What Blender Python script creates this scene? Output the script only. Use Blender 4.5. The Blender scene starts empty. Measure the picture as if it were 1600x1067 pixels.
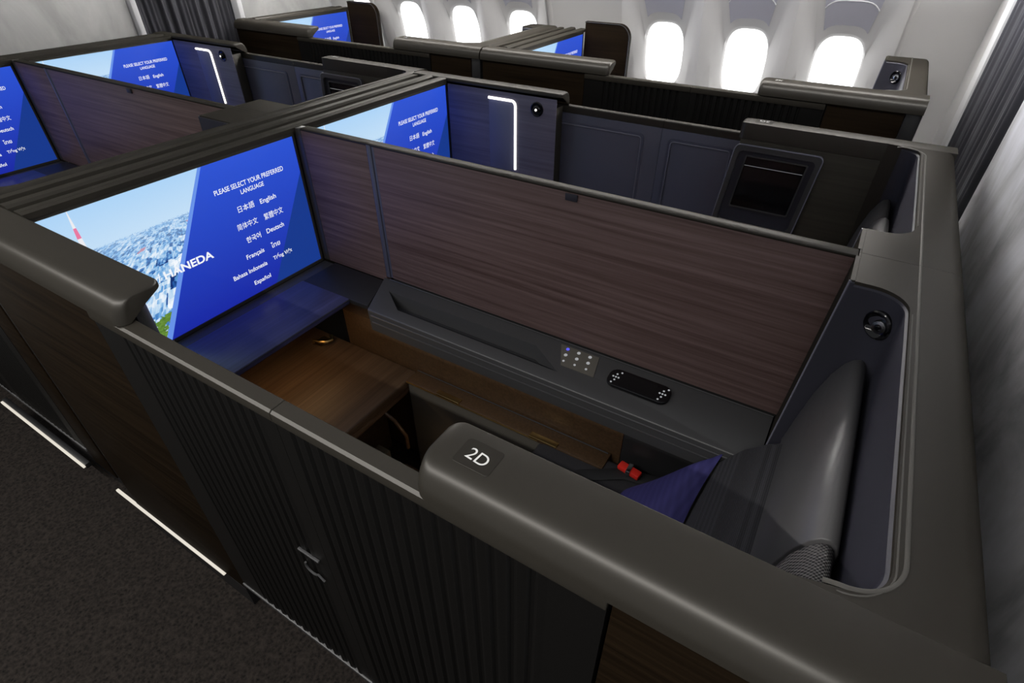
import bpy, bmesh, math, random
from mathutils import Vector, Matrix
from math import sin, cos, pi, radians
random.seed(7)
SC = bpy.context.scene
COL = SC.collection
T = 1.429            # height of the suite caps
YM = 1.413           # mirror line between the two centre suites
PITCH = 2.3683       # distance between the two rows
DYK = 2.7335         # aisle-side face of the window suites
DXK = -0.087

# ------------------------------------------------------------------ camera
yaw, pitch, fpx = -0.5513, 0.6555, 855.4
cam_d = bpy.data.cameras.new('camera'); cam = bpy.data.objects.new('camera', cam_d); COL.objects.link(cam)
fw = Vector((sin(yaw)*cos(pitch), cos(yaw)*cos(pitch), -sin(pitch)))
rt = Vector((cos(yaw), -sin(yaw), 0)); up = rt.cross(fw)
M = Matrix((rt, up, -fw)).transposed().to_4x4(); M.translation = (0, 0, 2.05)
cam.matrix_world = M
cam_d.sensor_width = 36; cam_d.lens = fpx/1600*36; cam_d.clip_start = 0.02; cam_d.clip_end = 100
SC.camera = cam
SC.view_settings.view_transform = 'Standard'; SC.view_settings.look = 'None'
SC.view_settings.gamma = 1; SC.view_settings.exposure = 0.0; SC.view_settings.use_curve_mapping = False

# ------------------------------------------------------------------ world and cabin lights
W = bpy.data.worlds.new('cabin_ambient'); SC.world = W; W.use_nodes = True
W.node_tree.nodes['Background'].inputs[0].default_value = (0.97, 0.98, 1.0, 1)
W.node_tree.nodes['Background'].inputs[1].default_value = 0.31

def area(name, loc, size, power, color=(1, 1, 1), rot=(0, 0, 0), spread=180):
    d = bpy.data.lights.new(name, 'AREA'); d.shape = 'RECTANGLE'; d.size, d.size_y = size
    d.energy = power; d.color = color; d.spread = radians(spread)
    o = bpy.data.objects.new(name, d); COL.objects.link(o); o.location = loc; o.rotation_euler = rot
    return o
# long cove lamps in the ceiling over the near and the far aisle
area('cove_lamp_near_aisle', (-1.85, -0.62, 2.45), (4.7, 0.045), 140, (1, .97, .92), (radians(-22), 0, 0))
area('cove_lamp_far_aisle', (-1.9, 2.40, 2.45), (5.0, 0.06), 15, (1, .97, .93), (radians(48), 0, 0), 90)
# side wall wash lamp at the ceiling edge, plus added rear and front fills
area('side_wall_wash_lamp', (-2.2, 3.25, 2.46), (5.0, 0.10), 225, (1, .985, .97), (radians(80), 0, 0), 56)
area('rear_wall_fill', (-.62, 2.7, 2.46), (0.10, 2.6), 28, (.96, .97, 1), (0, radians(-75), 0), 66)  # added fill that brightens the pale rear wall
area('front_wall_fill', (-3.95, 1.5, 2.46), (0.10, 3.6), 8, (1, .98, .96), (0, radians(62), 0), 75)  # added fill, lifts the grey front bulkhead

# ------------------------------------------------------------------ materials
MAT = {}
def nm(name):
    m = bpy.data.materials.new(name); m.use_nodes = True; MAT[name] = m
    nt = m.node_tree; return m, nt, nt.nodes['Principled BSDF']
def lin(r, g, b): return tuple(((c/255)/12.92 if c/255 <= .04045 else ((c/255+.055)/1.055)**2.4) for c in (r, g, b))+(1,)
def plain(name, col, rough=.5, metal=0., spec=.5, bump=0, bscale=300, var=0, coat=0):
    m, nt, b = nm(name)
    b.inputs['Base Color'].default_value = (*col[:3], 1); b.inputs['Roughness'].default_value = rough
    b.inputs['Metallic'].default_value = metal; b.inputs['Specular IOR Level'].default_value = spec
    b.inputs['Coat Weight'].default_value = coat
    if bump or var:
        tc = nt.nodes.new('ShaderNodeTexCoord'); n = nt.nodes.new('ShaderNodeTexNoise')
        n.inputs['Scale'].default_value = bscale; n.inputs['Detail'].default_value = 3
        nt.links.new(tc.outputs['Object'], n.inputs['Vector'])
        if bump:
            bp = nt.nodes.new('ShaderNodeBump'); bp.inputs['Strength'].default_value = bump; bp.inputs['Distance'].default_value = .002
            nt.links.new(n.outputs['Fac'], bp.inputs['Height']); nt.links.new(bp.outputs['Normal'], b.inputs['Normal'])
        if var:
            r = nt.nodes.new('ShaderNodeValToRGB'); r.color_ramp.elements[0].position = .3; r.color_ramp.elements[1].position = .7
            r.color_ramp.elements[0].color = (*[c*(1-var) for c in col[:3]], 1); r.color_ramp.elements[1].color = (*[min(1, c*(1+var)) for c in col[:3]], 1)
            nt.links.new(n.outputs['Fac'], r.inputs['Fac']); nt.links.new(r.outputs['Color'], b.inputs['Base Color'])
    return m
def wood(name, c1, c2, rough=.4, axis='X', scale=1.0, spec=.5):
    m, nt, b = nm(name); b.inputs['Specular IOR Level'].default_value = spec
    tc = nt.nodes.new('ShaderNodeTexCoord'); mp = nt.nodes.new('ShaderNodeMapping')
    s = {'X': (1.2, 60, 60), 'Y': (60, 1.2, 60), 'Z': (60, 60, 1.2)}[axis]
    mp.inputs['Scale'].default_value = [v*scale for v in s]
    n = nt.nodes.new('ShaderNodeTexNoise'); n.inputs['Scale'].default_value = 1.0; n.inputs['Detail'].default_value = 6; n.inputs['Roughness'].default_value = .65
    n.inputs['Distortion'].default_value = .25
    r = nt.nodes.new('ShaderNodeValToRGB'); r.color_ramp.elements[0].position = .34; r.color_ramp.elements[1].position = .68
    r.color_ramp.elements[0].color = (*c1, 1); r.color_ramp.elements[1].color = (*c2, 1)
    L = nt.links.new
    L(tc.outputs['Object'], mp.inputs['Vector']); L(mp.outputs['Vector'], n.inputs['Vector'])
    L(n.outputs['Fac'], r.inputs['Fac']); L(r.outputs['Color'], b.inputs['Base Color'])
    b.inputs['Roughness'].default_value = rough
    return m
def emit(name, col, strength):
    m, nt, b = nm(name)
    b.inputs['Base Color'].default_value = (.02, .02, .02, 1)
    b.inputs['Emission Color'].default_value = (*col[:3], 1); b.inputs['Emission Strength'].default_value = strength
    return m
def weave(name, c1, c2, scale, rough=.8, bump=.6, axes=(0, 2)):
    m, nt, b = nm(name); L = nt.links.new
    tc = nt.nodes.new('ShaderNodeTexCoord'); sp = nt.nodes.new('ShaderNodeSeparateXYZ'); L(tc.outputs['Object'], sp.inputs[0])
    outs = []
    for a in axes:
        mu = nt.nodes.new('ShaderNodeMath'); mu.operation = 'MULTIPLY'; mu.inputs[1].default_value = scale; L(sp.outputs[a], mu.inputs[0])
        si = nt.nodes.new('ShaderNodeMath'); si.operation = 'SINE'; L(mu.outputs[0], si.inputs[0]); outs.append(si)
    pm = nt.nodes.new('ShaderNodeMath'); pm.operation = 'MULTIPLY'; L(outs[0].outputs[0], pm.inputs[0]); L(outs[1].outputs[0], pm.inputs[1])
    mr = nt.nodes.new('ShaderNodeMapRange'); mr.inputs[1].default_value = -.6; mr.inputs[2].default_value = 1; L(pm.outputs[0], mr.inputs[0])
    mx = nt.nodes.new('ShaderNodeMix'); mx.data_type = 'RGBA'; mx.inputs[6].default_value = (*c1, 1); mx.inputs[7].default_value = (*c2, 1); L(mr.outputs[0], mx.inputs[0])
    L(mx.outputs[2], b.inputs['Base Color'])
    bp = nt.nodes.new('ShaderNodeBump'); bp.inputs['Strength'].default_value = bump; bp.inputs['Distance'].default_value = .002
    L(pm.outputs[0], bp.inputs['Height']); L(bp.outputs['Normal'], b.inputs['Normal']); b.inputs['Roughness'].default_value = rough
    return m

def satin(name, col, gloss, rough):
    """satin paint: matt base with a thin even sheen"""
    m = plain(name, col, .6, spec=0., bump=.05, bscale=900); nt = m.node_tree
    b = nt.nodes['Principled BSDF']; out = nt.nodes['Material Output']
    g = nt.nodes.new('ShaderNodeBsdfGlossy'); g.inputs['Roughness'].default_value = rough; g.inputs['Color'].default_value = (1, .98, .95, 1)
    mx = nt.nodes.new('ShaderNodeMixShader'); mx.inputs[0].default_value = gloss
    nt.links.new(b.outputs[0], mx.inputs[1]); nt.links.new(g.outputs[0], mx.inputs[2]); nt.links.new(mx.outputs[0], out.inputs['Surface'])
satin('shell', (.0255, .0230, .0190), .026, .33)
satin('plate', (.020, .018, .015), .02, .35)
plain('lining', (.033, .033, .044), .45, spec=.18, bump=.08, bscale=700)
plain('door_leather', (.068, .071, .105), .42, bump=.12, bscale=500)
wood('side_wood', (.028, .025, .019), (.046, .041, .032), .5, spec=.2)
plain('handle_glow_navy', (.135, .145, .235), .4)  # lighter navy: glow of the light handle put into the colour
plain('ribbed', (.0042, .0040, .0038), .42, spec=.2)
plain('headrest_leather', (.088, .086, .088), .36, spec=.6, bump=.05, bscale=600)
plain('pale_navy_edge', (.15, .15, .19), .3)  # pale edge lines; on the frames they paint in edge highlights
plain('bezel_grey', (.040, .037, .032), .4)
satin('bead', (.075, .072, .066), .03, .3)
plain('pillow_back', (.030, .028, .016), .8)
plain('black', (.008, .008, .009), .35)
plain('groove', (.006, .006, .006), .7)
plain('gloss_black', (.003, .003, .004), .08)
plain('console', (.044, .044, .046), .38, bump=.06, bscale=800)
plain('console_dark', (.014, .014, .015), .5)
plain('trim', (.11, .11, .115), .3, metal=.6)
plain('steel', (.55, .55, .57), .22, metal=1)
plain('brass', (.60, .42, .17), .3, metal=1)
plain('white_ink', (.75, .75, .74), .5)
plain('grey_box', (.095, .088, .075), .5)
plain('red_plastic', (.75, .03, .02), .3)
plain('strap', (.012, .012, .013), .7)
plain('leather', (.070, .040, .020), .38, bump=.3, bscale=120, var=.25)
plain('seat_cloth', (.022, .021, .024), .85, bump=.4, bscale=500)
plain('plastic_white', (.62, .62, .63), .5)
plain('wall_cream', (.66, .65, .64), .5, bump=.02, bscale=60)
plain('shade_grey', (.46, .46, .52), .5)
plain('trim_white', (.72, .72, .73), .45)
plain('under_seat', (.05, .032, .02), .7, var=.3, bscale=60)
wood('walnut', (.072, .043, .039), (.160, .108, .104), .5, spec=.3)
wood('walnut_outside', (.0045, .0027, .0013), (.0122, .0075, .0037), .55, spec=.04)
wood('navy_wood', (.034, .036, .090), (.058, .062, .165), .33, axis='Y')
wood('wardrobe_wood', (.080, .076, .115), (.135, .128, .185), .40)
wood('bench_wood', (.060, .034, .018), (.125, .076, .044), .5, axis='Y')
weave('seat_weave', (.018, .018, .021), (.050, .050, .058), 900)
weave('mesh_weave', (.008, .007, .008), (.13, .12, .12), 950, axes=(0, 1))
weave('pillow_cloth', (.024, .021, .115), (.036, .032, .155), 220, axes=(0, 2), bump=.3)
emit('light_strip', (1.0, .93, .80), .75)
emit('light_handle', (1.0, .95, .88), 2.4)
emit('glyph', (.85, .87, .9), .38)
emit('glyph_blue', (.12, .12, 1.0), .9)
emit('screen_white', (.93, .95, 1.0), .95)
emit('spot', (1, .96, .9), 1.2)
emit('sky_glow', (1, 1, 1), 2.8)

def carpet():
    m, nt, b = nm('carpet'); L = nt.links.new
    tc = nt.nodes.new('ShaderNodeTexCoord')
    n = nt.nodes.new('ShaderNodeTexNoise'); n.inputs['Scale'].default_value = 95; n.inputs['Detail'].default_value = 4; n.inputs['Roughness'].default_value = .75
    v = nt.nodes.new('ShaderNodeTexVoronoi'); v.inputs['Scale'].default_value = 70
    L(tc.outputs['Object'], n.inputs['Vector']); L(tc.outputs['Object'], v.inputs['Vector'])
    mx = nt.nodes.new('ShaderNodeMath'); mx.operation = 'MULTIPLY_ADD'; mx.inputs[1].default_value = .35; L(v.outputs['Distance'], mx.inputs[0]); L(n.outputs['Fac'], mx.inputs[2])
    r = nt.nodes.new('ShaderNodeValToRGB'); e = r.color_ramp.elements
    e[0].position = .42; e[0].color = (.0030, .0027, .0026, 1); e[1].position = .86; e[1].color = (.0195, .016, .014, 1)
    L(mx.outputs[0], r.inputs['Fac']); L(r.outputs['Color'], b.inputs['Base Color'])
    bp = nt.nodes.new('ShaderNodeBump'); bp.inputs['Strength'].default_value = .7; bp.inputs['Distance'].default_value = .004
    L(mx.outputs[0], bp.inputs['Height']); L(bp.outputs['Normal'], b.inputs['Normal'])
    b.inputs['Roughness'].default_value = .95; b.inputs['Specular IOR Level'].default_value = .1
carpet()
def mottled(name, c1, c2, c3, scale, p=(.35, .5, .7)):
    m, nt, b = nm(name); L = nt.links.new
    tc = nt.nodes.new('ShaderNodeTexCoord'); mp = nt.nodes.new('ShaderNodeMapping'); mp.inputs['Scale'].default_value = (1, 1, .55)
    n = nt.nodes.new('ShaderNodeTexNoise'); n.inputs['Scale'].default_value = scale; n.inputs['Detail'].default_value = 7; n.inputs['Roughness'].default_value = .62; n.inputs['Distortion'].default_value = .5
    L(tc.outputs['Object'], mp.inputs['Vector']); L(mp.outputs['Vector'], n.inputs['Vector'])
    r = nt.nodes.new('ShaderNodeValToRGB'); e = r.color_ramp.elements
    e[0].position = p[0]; e[0].color = (*c1, 1); e[1].position = p[2]; e[1].color = (*c3, 1)
    k = e.new(p[1]); k.color = (*c2, 1)
    L(n.outputs['Fac'], r.inputs['Fac']); L(r.outputs['Color'], b.inputs['Base Color']); b.inputs['Roughness'].default_value = .5
mottled('bulkhead_grey', (.30, .30, .29), (.38, .38, .37), (.48, .48, .47), 3)
mottled('bulkhead_pale', (.20, .20, .205), (.46, .46, .47), (.72, .72, .77), 3.4)
def curtain_mat(name, c1, c2):
    m, nt, b = nm(name); L = nt.links.new
    tc = nt.nodes.new('ShaderNodeTexCoord'); mp = nt.nodes.new('ShaderNodeMapping'); mp.inputs['Scale'].default_value = (40, 40, .8)
    n = nt.nodes.new('ShaderNodeTexNoise'); n.inputs['Scale'].default_value = 1; n.inputs['Detail'].default_value = 3
    r = nt.nodes.new('ShaderNodeValToRGB'); r.color_ramp.elements[0].position = .3; r.color_ramp.elements[1].position = .7
    r.color_ramp.elements[0].color = (*c1, 1); r.color_ramp.elements[1].color = (*c2, 1)
    L(tc.outputs['Object'], mp.inputs['Vector']); L(mp.outputs['Vector'], n.inputs['Vector']); L(n.outputs['Fac'], r.inputs['Fac']); L(r.outputs['Color'], b.inputs['Base Color'])
    b.inputs['Roughness'].default_value = .85
curtain_mat('curtain_cloth', (.012, .012, .016), (.032, .032, .041))

def screen_mat():
    """the picture shown by the displays: sky, city, tower and a slanted blue menu panel"""
    m, nt, b = nm('screen_picture'); L = nt.links.new; N = nt.nodes.new
    uvn = N('ShaderNodeUVMap'); uvn.uv_map = 'UVMap'; sp = N('ShaderNodeSeparateXYZ'); L(uvn.outputs[0], sp.inputs[0])
    u, v = sp.outputs[0], sp.outputs[1]
    def val(x): return x
    def op(o, a, b_=None, c=None, clamp=False):
        n = N('ShaderNodeMath'); n.operation = o; n.use_clamp = clamp
        for i, q in enumerate((a, b_, c)):
            if q is None: continue
            if isinstance(q, (int, float)): n.inputs[i].default_value = q
            else: L(q, n.inputs[i])
        return n.outputs[0]
    def mix(fac, a, b_):
        n = N('ShaderNodeMix'); n.data_type = 'RGBA'; n.clamp_factor = True
        L(fac, n.inputs[0]) if not isinstance(fac, (int, float)) else None
        for i, q in ((6, a), (7, b_)):
            if isinstance(q, tuple): n.inputs[i].default_value = q
            else: L(q, n.inputs[i])
        return n.outputs[2]
    def comb(x, y, z=0.):
        n = N('ShaderNodeCombineXYZ')
        for i, q in enumerate((x, y, z)):
            if isinstance(q, (int, float)): n.inputs[i].default_value = q
            else: L(q, n.inputs[i])
        return n.outputs[0]
    # sky
    sky = mix(op('MULTIPLY', op('SUBTRACT', v, .75), 4., clamp=True), lin(196, 223, 246), lin(172, 211, 246))
    # city: blocks that get larger towards the viewer (lower v)
    depth = op('SUBTRACT', .86, v)
    k = op('DIVIDE', 1., op('ADD', op('MULTIPLY', depth, 1.9), .16))
    cx = op('MULTIPLY', op('SUBTRACT', u, .45), op('MULTIPLY', k, 26.)); cy = op('MULTIPLY', k, 7.)
    vo = N('ShaderNodeTexVoronoi'); vo.feature = 'F1'; vo.distance = 'CHEBYCHEV'; vo.inputs['Scale'].default_value = 1.; L(comb(cx, cy), vo.inputs['Vector'])
    sv = N('ShaderNodeSeparateXYZ'); L(vo.outputs['Color'], sv.inputs[0])
    vb = N('ShaderNodeTexVoronoi'); vb.distance = 'CHEBYCHEV'; vb.inputs['Scale'].default_value = 2.6; L(comb(cx, cy, 3.), vb.inputs['Vector']); sb_ = N('ShaderNodeSeparateXYZ'); L(vb.outputs['Color'], sb_.inputs[0])
    n2 = N('ShaderNodeTexNoise'); n2.inputs['Scale'].default_value = 3.2; n2.inputs['Detail'].default_value = 5; L(comb(cx, op('MULTIPLY', cy, .35)), n2.inputs['Vector'])
    tone = op('ADD', op('ADD', op('MULTIPLY', sv.outputs[0], .55), op('MULTIPLY', sb_.outputs[0], .42)), op('MULTIPLY', op('SUBTRACT', n2.outputs['Fac'], .62), .8))
    ra = N('ShaderNodeValToRGB'); L(tone, ra.inputs['Fac']); e = ra.color_ramp.elements
    e[0].position = .0; e[0].color = lin(18, 46, 110); e[1].position = .85; e[1].color = lin(245, 250, 255)
    for p, c in ((.16, (44, 100, 175)), (.32, (105, 165, 222)), (.5, (180, 213, 240)), (.66, (220, 233, 246))):
        q = e.new(p); q.color = lin(*c)
    city = ra.outputs['Color']
    warm = op('GREATER_THAN', sv.outputs[2], .975)
    city = mix(warm, city, lin(205, 120, 130))
    # haze of distance
    city = mix(op('MULTIPLY', op('SUBTRACT', v, .5), 2.0, clamp=True), city, lin(165, 204, 240))
    # green trees at the bottom
    n3 = N('ShaderNodeTexNoise'); n3.inputs['Scale'].default_value = 26; n3.inputs['Detail'].default_value = 4; L(comb(u, op('MULTIPLY', v, .6)), n3.inputs['Vector'])
    gm = op('MULTIPLY', op('GREATER_THAN', n3.outputs['Fac'], .47), op('LESS_THAN', v, .19))
    n4 = N('ShaderNodeTexNoise'); n4.inputs['Scale'].default_value = 70; L(comb(u, v), n4.inputs['Vector'])
    city = mix(gm, city, mix(n4.outputs['Fac'], lin(20, 60, 20), lin(130, 175, 70)))
    skyline = op('ADD', .755, op('MULTIPLY', op('SUBTRACT', n2.outputs['Fac'], .5), .05))
    pic = mix(op('LESS_THAN', v, skyline), sky, city)
    # red and white lattice mast, left
    tw = op('MULTIPLY', op('LESS_THAN', op('ABSOLUTE', op('SUBTRACT', u, op('ADD', .108, op('MULTIPLY', op('SUBTRACT', v, .9), .01)))), op('MULTIPLY', op('SUBTRACT', 1.03, v), .035)), op('GREATER_THAN', v, .5))
    fr_ = op('FRACT', op('MULTIPLY', v, 6.2)); stripe = op('MULTIPLY', op('GREATER_THAN', fr_, .2), op('LESS_THAN', fr_, .58))
    pic = mix(tw, pic, mix(stripe, lin(236, 236, 240), lin(232, 120, 160)))
    # blue panel
    edge = op('ADD', .204, op('MULTIPLY', v, .358))
    panel = op('GREATER_THAN', u, edge)
    blue = mix(op('ADD', op('MULTIPLY', v, .9), .05), lin(24, 36, 160), lin(44, 84, 212))
    tri = op('GREATER_THAN', u, op('ADD', .735, op('MULTIPLY', v, .36)))
    blue = mix(tri, blue, lin(22, 56, 140))
    pic = mix(panel, pic, blue)
    st = op('MULTIPLY', panel, op('LESS_THAN', u, op('ADD', edge, op('ADD', .014, op('MULTIPLY', op('SUBTRACT', 1., v), .012)))))
    pic = mix(st, pic, lin(104, 146, 232))
    L(pic, b.inputs['Emission Color']); b.inputs['Emission Strength'].default_value = 1.0
    b.inputs['Base Color'].default_value = (.01, .01, .012, 1); b.inputs['Roughness'].default_value = .25
    b.inputs['Specular IOR Level'].default_value = .25
screen_mat()

# ------------------------------------------------------------------ mesh helpers
MIR = False          # when set, geometry is mirrored about y = YM
def merge(bm, t):
    me = bpy.data.meshes.new('t'); t.to_mesh(me); t.free(); bm.from_mesh(me); bpy.data.meshes.remove(me)
def box(bm, x0, x1, y0, y1, z0, z1, bev=0., seg=2):
    t = bmesh.new()
    bmesh.ops.create_cube(t, size=1)
    for w in t.verts: w.co = Vector((x0+(w.co.x+.5)*(x1-x0), y0+(w.co.y+.5)*(y1-y0), z0+(w.co.z+.5)*(z1-z0)))
    if bev: bmesh.ops.bevel(t, geom=t.edges[:], offset=bev, segments=seg, profile=.5, affect='EDGES')
    merge(bm, t)
def prism(bm, poly, axis, a0, a1, bev=0., seg=2):
    """extrude a 2D polygon along axis; poly is (y,z) for X, (x,z) for Y, (x,y) for Z"""
    def P(p, a): return {'X': (a, p[0], p[1]), 'Y': (p[0], a, p[1]), 'Z': (p[0], p[1], a)}[axis]
    t = bmesh.new()
    A = [t.verts.new(P(p, a0)) for p in poly]; B = [t.verts.new(P(p, a1)) for p in poly]; n = len(poly)
    fa = t.faces.new(A); fb = t.faces.new(B[::-1])
    for i in range(n): t.faces.new((A[i], B[i], B[(i+1) % n], A[(i+1) % n]))
    bmesh.ops.recalc_face_normals(t, faces=t.faces)
    if bev:
        es = [e for e in t.edges if fa in e.link_faces or fb in e.link_faces]
        bmesh.ops.bevel(t, geom=es, offset=bev, segments=seg, profile=.5, affect='EDGES')
    merge(bm, t)
def arc(cx, cy, r, a0, a1, n=8):
    return [(cx+r*cos(radians(a0+(a1-a0)*i/n)), cy+r*sin(radians(a0+(a1-a0)*i/n))) for i in range(n+1)]
def tube(bm, pts, r, n=8, cap=True, flat=1.0):
    t = bmesh.new(); pts = [Vector(p) for p in pts]; rings = []
    up0 = None
    for i, p in enumerate(pts):
        d = ((pts[min(i+1, len(pts)-1)]-p).normalized()+(p-pts[max(i-1, 0)]).normalized()).normalized()
        ref = Vector((0, 0, 1)) if abs(d.z) < .9 else Vector((1, 0, 0))
        if up0 is not None: ref = up0
        s = d.cross(ref).normalized(); uu = s.cross(d).normalized(); up0 = uu
        rings.append([t.verts.new(p+s*(r*cos(2*pi*k/n))+uu*(r*flat*sin(2*pi*k/n))) for k in range(n)])
    for a, b in zip(rings, rings[1:]):
        for k in range(n): t.faces.new((a[k], a[(k+1) % n], b[(k+1) % n], b[k]))
    if cap: t.faces.new(rings[0][::-1]); t.faces.new(rings[-1])
    bmesh.ops.recalc_face_normals(t, faces=t.faces); merge(bm, t)
def lathe(bm, prof, center, axis, n=28):
    """prof: (radius, height along axis)"""
    ax = Vector(axis).normalized(); s = ax.orthogonal().normalized(); w = ax.cross(s); c = Vector(center)
    t = bmesh.new(); rings = []
    for r, h in prof:
        if r < 1e-6: rings.append([t.verts.new(c+ax*h)])
        else: rings.append([t.verts.new(c+ax*h+(s*cos(2*pi*k/n)+w*sin(2*pi*k/n))*r) for k in range(n)])
    for a, b in zip(rings, rings[1:]):
        for k in range(n):
            q = [a[k % len(a)], a[(k+1) % len(a)], b[(k+1) % len(b)], b[k % len(b)]]
            q2 = []
            for z in q:
                if z not in q2: q2.append(z)
            if len(q2) > 2: t.faces.new(q2)
    bmesh.ops.recalc_face_normals(t, faces=t.faces); merge(bm, t)
def rrect(x0, x1, y0, y1, r, n=6):
    return arc(x1-r, y1-r, r, 0, 90, n)+arc(x0+r, y1-r, r, 90, 180, n)+arc(x0+r, y0+r, r, 180, 270, n)+arc(x1-r, y0+r, r, 270, 360, n)
def frame(bm, outer, inner, axis, a0, a1):
    """a ring between two loops with equal point counts, extruded along axis"""
    def P(p, a): return {'X': (a, p[0], p[1]), 'Y': (p[0], a, p[1]), 'Z': (p[0], p[1], a)}[axis]
    t = bmesh.new(); n = len(outer)
    L = [[t.verts.new(P(p, a)) for p in lp] for lp, a in ((outer, a0), (outer, a1), (inner, a1), (inner, a0))]
    for q in range(4):
        A, B = L[q], L[(q+1) % 4]
        for i in range(n): t.faces.new((A[i], A[(i+1) % n], B[(i+1) % n], B[i]))
    bmesh.ops.recalc_face_normals(t, faces=t.faces); merge(bm, t)
def sweep(bm, sections):
    """closed cross-sections of equal length, capped at both ends"""
    t = bmesh.new(); R = [[t.verts.new(p) for p in s] for s in sections]; n = len(sections[0])
    for a, b in zip(R, R[1:]):
        for k in range(n): t.faces.new((a[k], a[(k+1) % n], b[(k+1) % n], b[k]))
    t.faces.new(R[0][::-1]); t.faces.new(R[-1])
    bmesh.ops.recalc_face_normals(t, faces=t.faces); merge(bm, t)

def obj(name, bm, mat, parent=None, loc=(0, 0, 0), angle=35, solid=True):
    """link ONE mesh object; coordinates in bm are world coordinates"""
    if MIR:
        for w in bm.verts: w.co.y = 2*YM-w.co.y
        bmesh.ops.reverse_faces(bm, faces=bm.faces)
        loc = (loc[0], 2*YM-loc[1], loc[2])
    if parent: base = Vector(parent['_b'])
    else: base = Vector(loc)
    for w in bm.verts: w.co -= base
    me = bpy.data.meshes.new(name); bm.to_mesh(me); bm.free()
    me.polygons.foreach_set('use_smooth', [True]*len(me.polygons)); me.set_sharp_from_angle(angle=radians(angle))
    me.materials.append(MAT[mat])
    o = bpy.data.objects.new(name, me); COL.objects.link(o)
    if parent: o.parent = parent; o['_b'] = list(base)
    else: o.location = base; o['_b'] = list(base)
    return o
def thing(name, label, cat, loc, group=None):
    o = bpy.data.objects.new(name, None); COL.objects.link(o); o.empty_display_size = .05
    if MIR: loc = (loc[0], 2*YM-loc[1], loc[2])
    o.location = loc; o['_b'] = list(loc); o['label'] = label; o['category'] = cat
    if group: o['group'] = group
    return o
def tag(o, label, cat, group=None):
    o['label'] = label; o['category'] = cat
    if group: o['group'] = group
    return o
def struct(o): o['kind'] = 'structure'; return o
def dup(root, off, label, group=None):
    def cp(o, parent):
        c = o.copy(); COL.objects.link(c)
        if parent: c.parent = parent
        for ch in o.children: cp(ch, c)
        return c
    kids = cp(root, None); kids.location = Vector(root.location)+Vector(off); kids['label'] = label
    if group: kids['group'] = group
    return kids
def text_mesh(name, body, width, height, M4, mat, parent, bold=0.):
    """M4 places the text centre; text fits the given width (or height)"""
    cu = bpy.data.curves.new('t', 'FONT'); cu.body = body; cu.size = 1; cu.extrude = 0; cu.offset = bold
    cu.align_x = 'CENTER'; cu.align_y = 'CENTER'
    o = bpy.data.objects.new('t', cu); COL.objects.link(o)
    dg = bpy.context.evaluated_depsgraph_get(); dg.update()
    me = bpy.data.meshes.new_from_object(o.evaluated_get(dg), depsgraph=dg)
    COL.objects.unlink(o); bpy.data.objects.remove(o); bpy.data.curves.remove(cu)
    if not len(me.vertices):
        return None
    xs = [w.co.x for w in me.vertices]; ys = [w.co.y for w in me.vertices]
    w, h = max(xs)-min(xs), max(ys)-min(ys); cx, cy = (max(xs)+min(xs))/2, (max(ys)+min(ys))/2
    sx = width/w; sy = height/h if height else sx
    base = Vector(parent['_b'])
    for q in me.vertices:
        q.co = M4 @ Vector(((q.co.x-cx)*sx, (q.co.y-cy)*sy, 0)) - base
    me.materials.clear(); me.materials.append(MAT[mat])
    ob = bpy.data.objects.new(name, me); COL.objects.link(ob); ob.parent = parent
    return ob

# ------------------------------------------------------------------ the room
b = bmesh.new(); box(b, -4.7, .60, -1.6, 4.7, -.06, 0); struct(obj('floor', b, 'carpet', loc=(-2, 1.5, 0)))
b = bmesh.new(); box(b, .42, .50, -1.0, 2.44, 0, 2.5, .006); struct(obj('wall_rear', b, 'bulkhead_pale', loc=(.46, 1, 0)))
b = bmesh.new(); box(b, -4.66, -4.58, -1.0, 2.37, 0, 2.5, .006); struct(obj('wall_front', b, 'bulkhead_grey', loc=(-4.62, 1, 0)))
b = bmesh.new(); box(b, -4.66, -4.58, 3.25, 4.2, 0, 2.5, .006); struct(obj('wall_front', b, 'bulkhead_grey', loc=(-4.62, 3.6, 0)))
b = bmesh.new(); box(b, -4.64, -4.54, 2.375, 2.415, 0, 2.5, .008); struct(obj('trim_1', b, 'trim_white', loc=(-4.6, 2.4, 0)))
b = bmesh.new(); box(b, -4.64, -4.54, 3.20, 3.245, 0, 2.5, .008); struct(obj('trim_2', b, 'trim_white', loc=(-4.6, 3.2, 0)))
b = bmesh.new(); box(b, .40, .50, 3.56, 3.72, 0, 2.5, .012); struct(obj('trim_3', b, 'trim_white', loc=(.45, 3.64, 0)))
b = bmesh.new(); box(b, .43, .50, 3.725, 4.46, 0, 2.5, .006); struct(obj('wall_rear', b, 'wall_cream', loc=(.46, 4, 0)))

def curtain(x, y0, y1, z1, n, label):
    b = bmesh.new(); N = 160
    def off(t): return .013*sin(t*n*2*pi)+.006*sin(t*n*4.6*pi+1)
    L = [[b.verts.new((x+s*.003+off(i/N), y0+(y1-y0)*i/N, z)) for i in range(N+1)] for s, z in ((-1, .02), (-1, z1), (1, z1), (1, .02))]
    for q in range(4):
        A, B = L[q], L[(q+1) % 4]
        for i in range(N): b.faces.new((A[i], A[i+1], B[i+1], B[i]))
    for i in (0, N): b.faces.new([L[q][i] for q in range(4)])
    bmesh.ops.recalc_face_normals(b, faces=b.faces)
    return tag(obj('curtain', b, 'curtain_cloth', loc=(x, (y0+y1)/2, .02), angle=60), label, 'curtain')
curtain(.43, 2.46, 3.55, 2.4, 11, 'dark grey pleated curtain at the top right corner behind the suites')
curtain(-4.60, 2.43, 3.19, 2.4, 9, 'dark grey curtain between two white posts at the top left')

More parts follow.
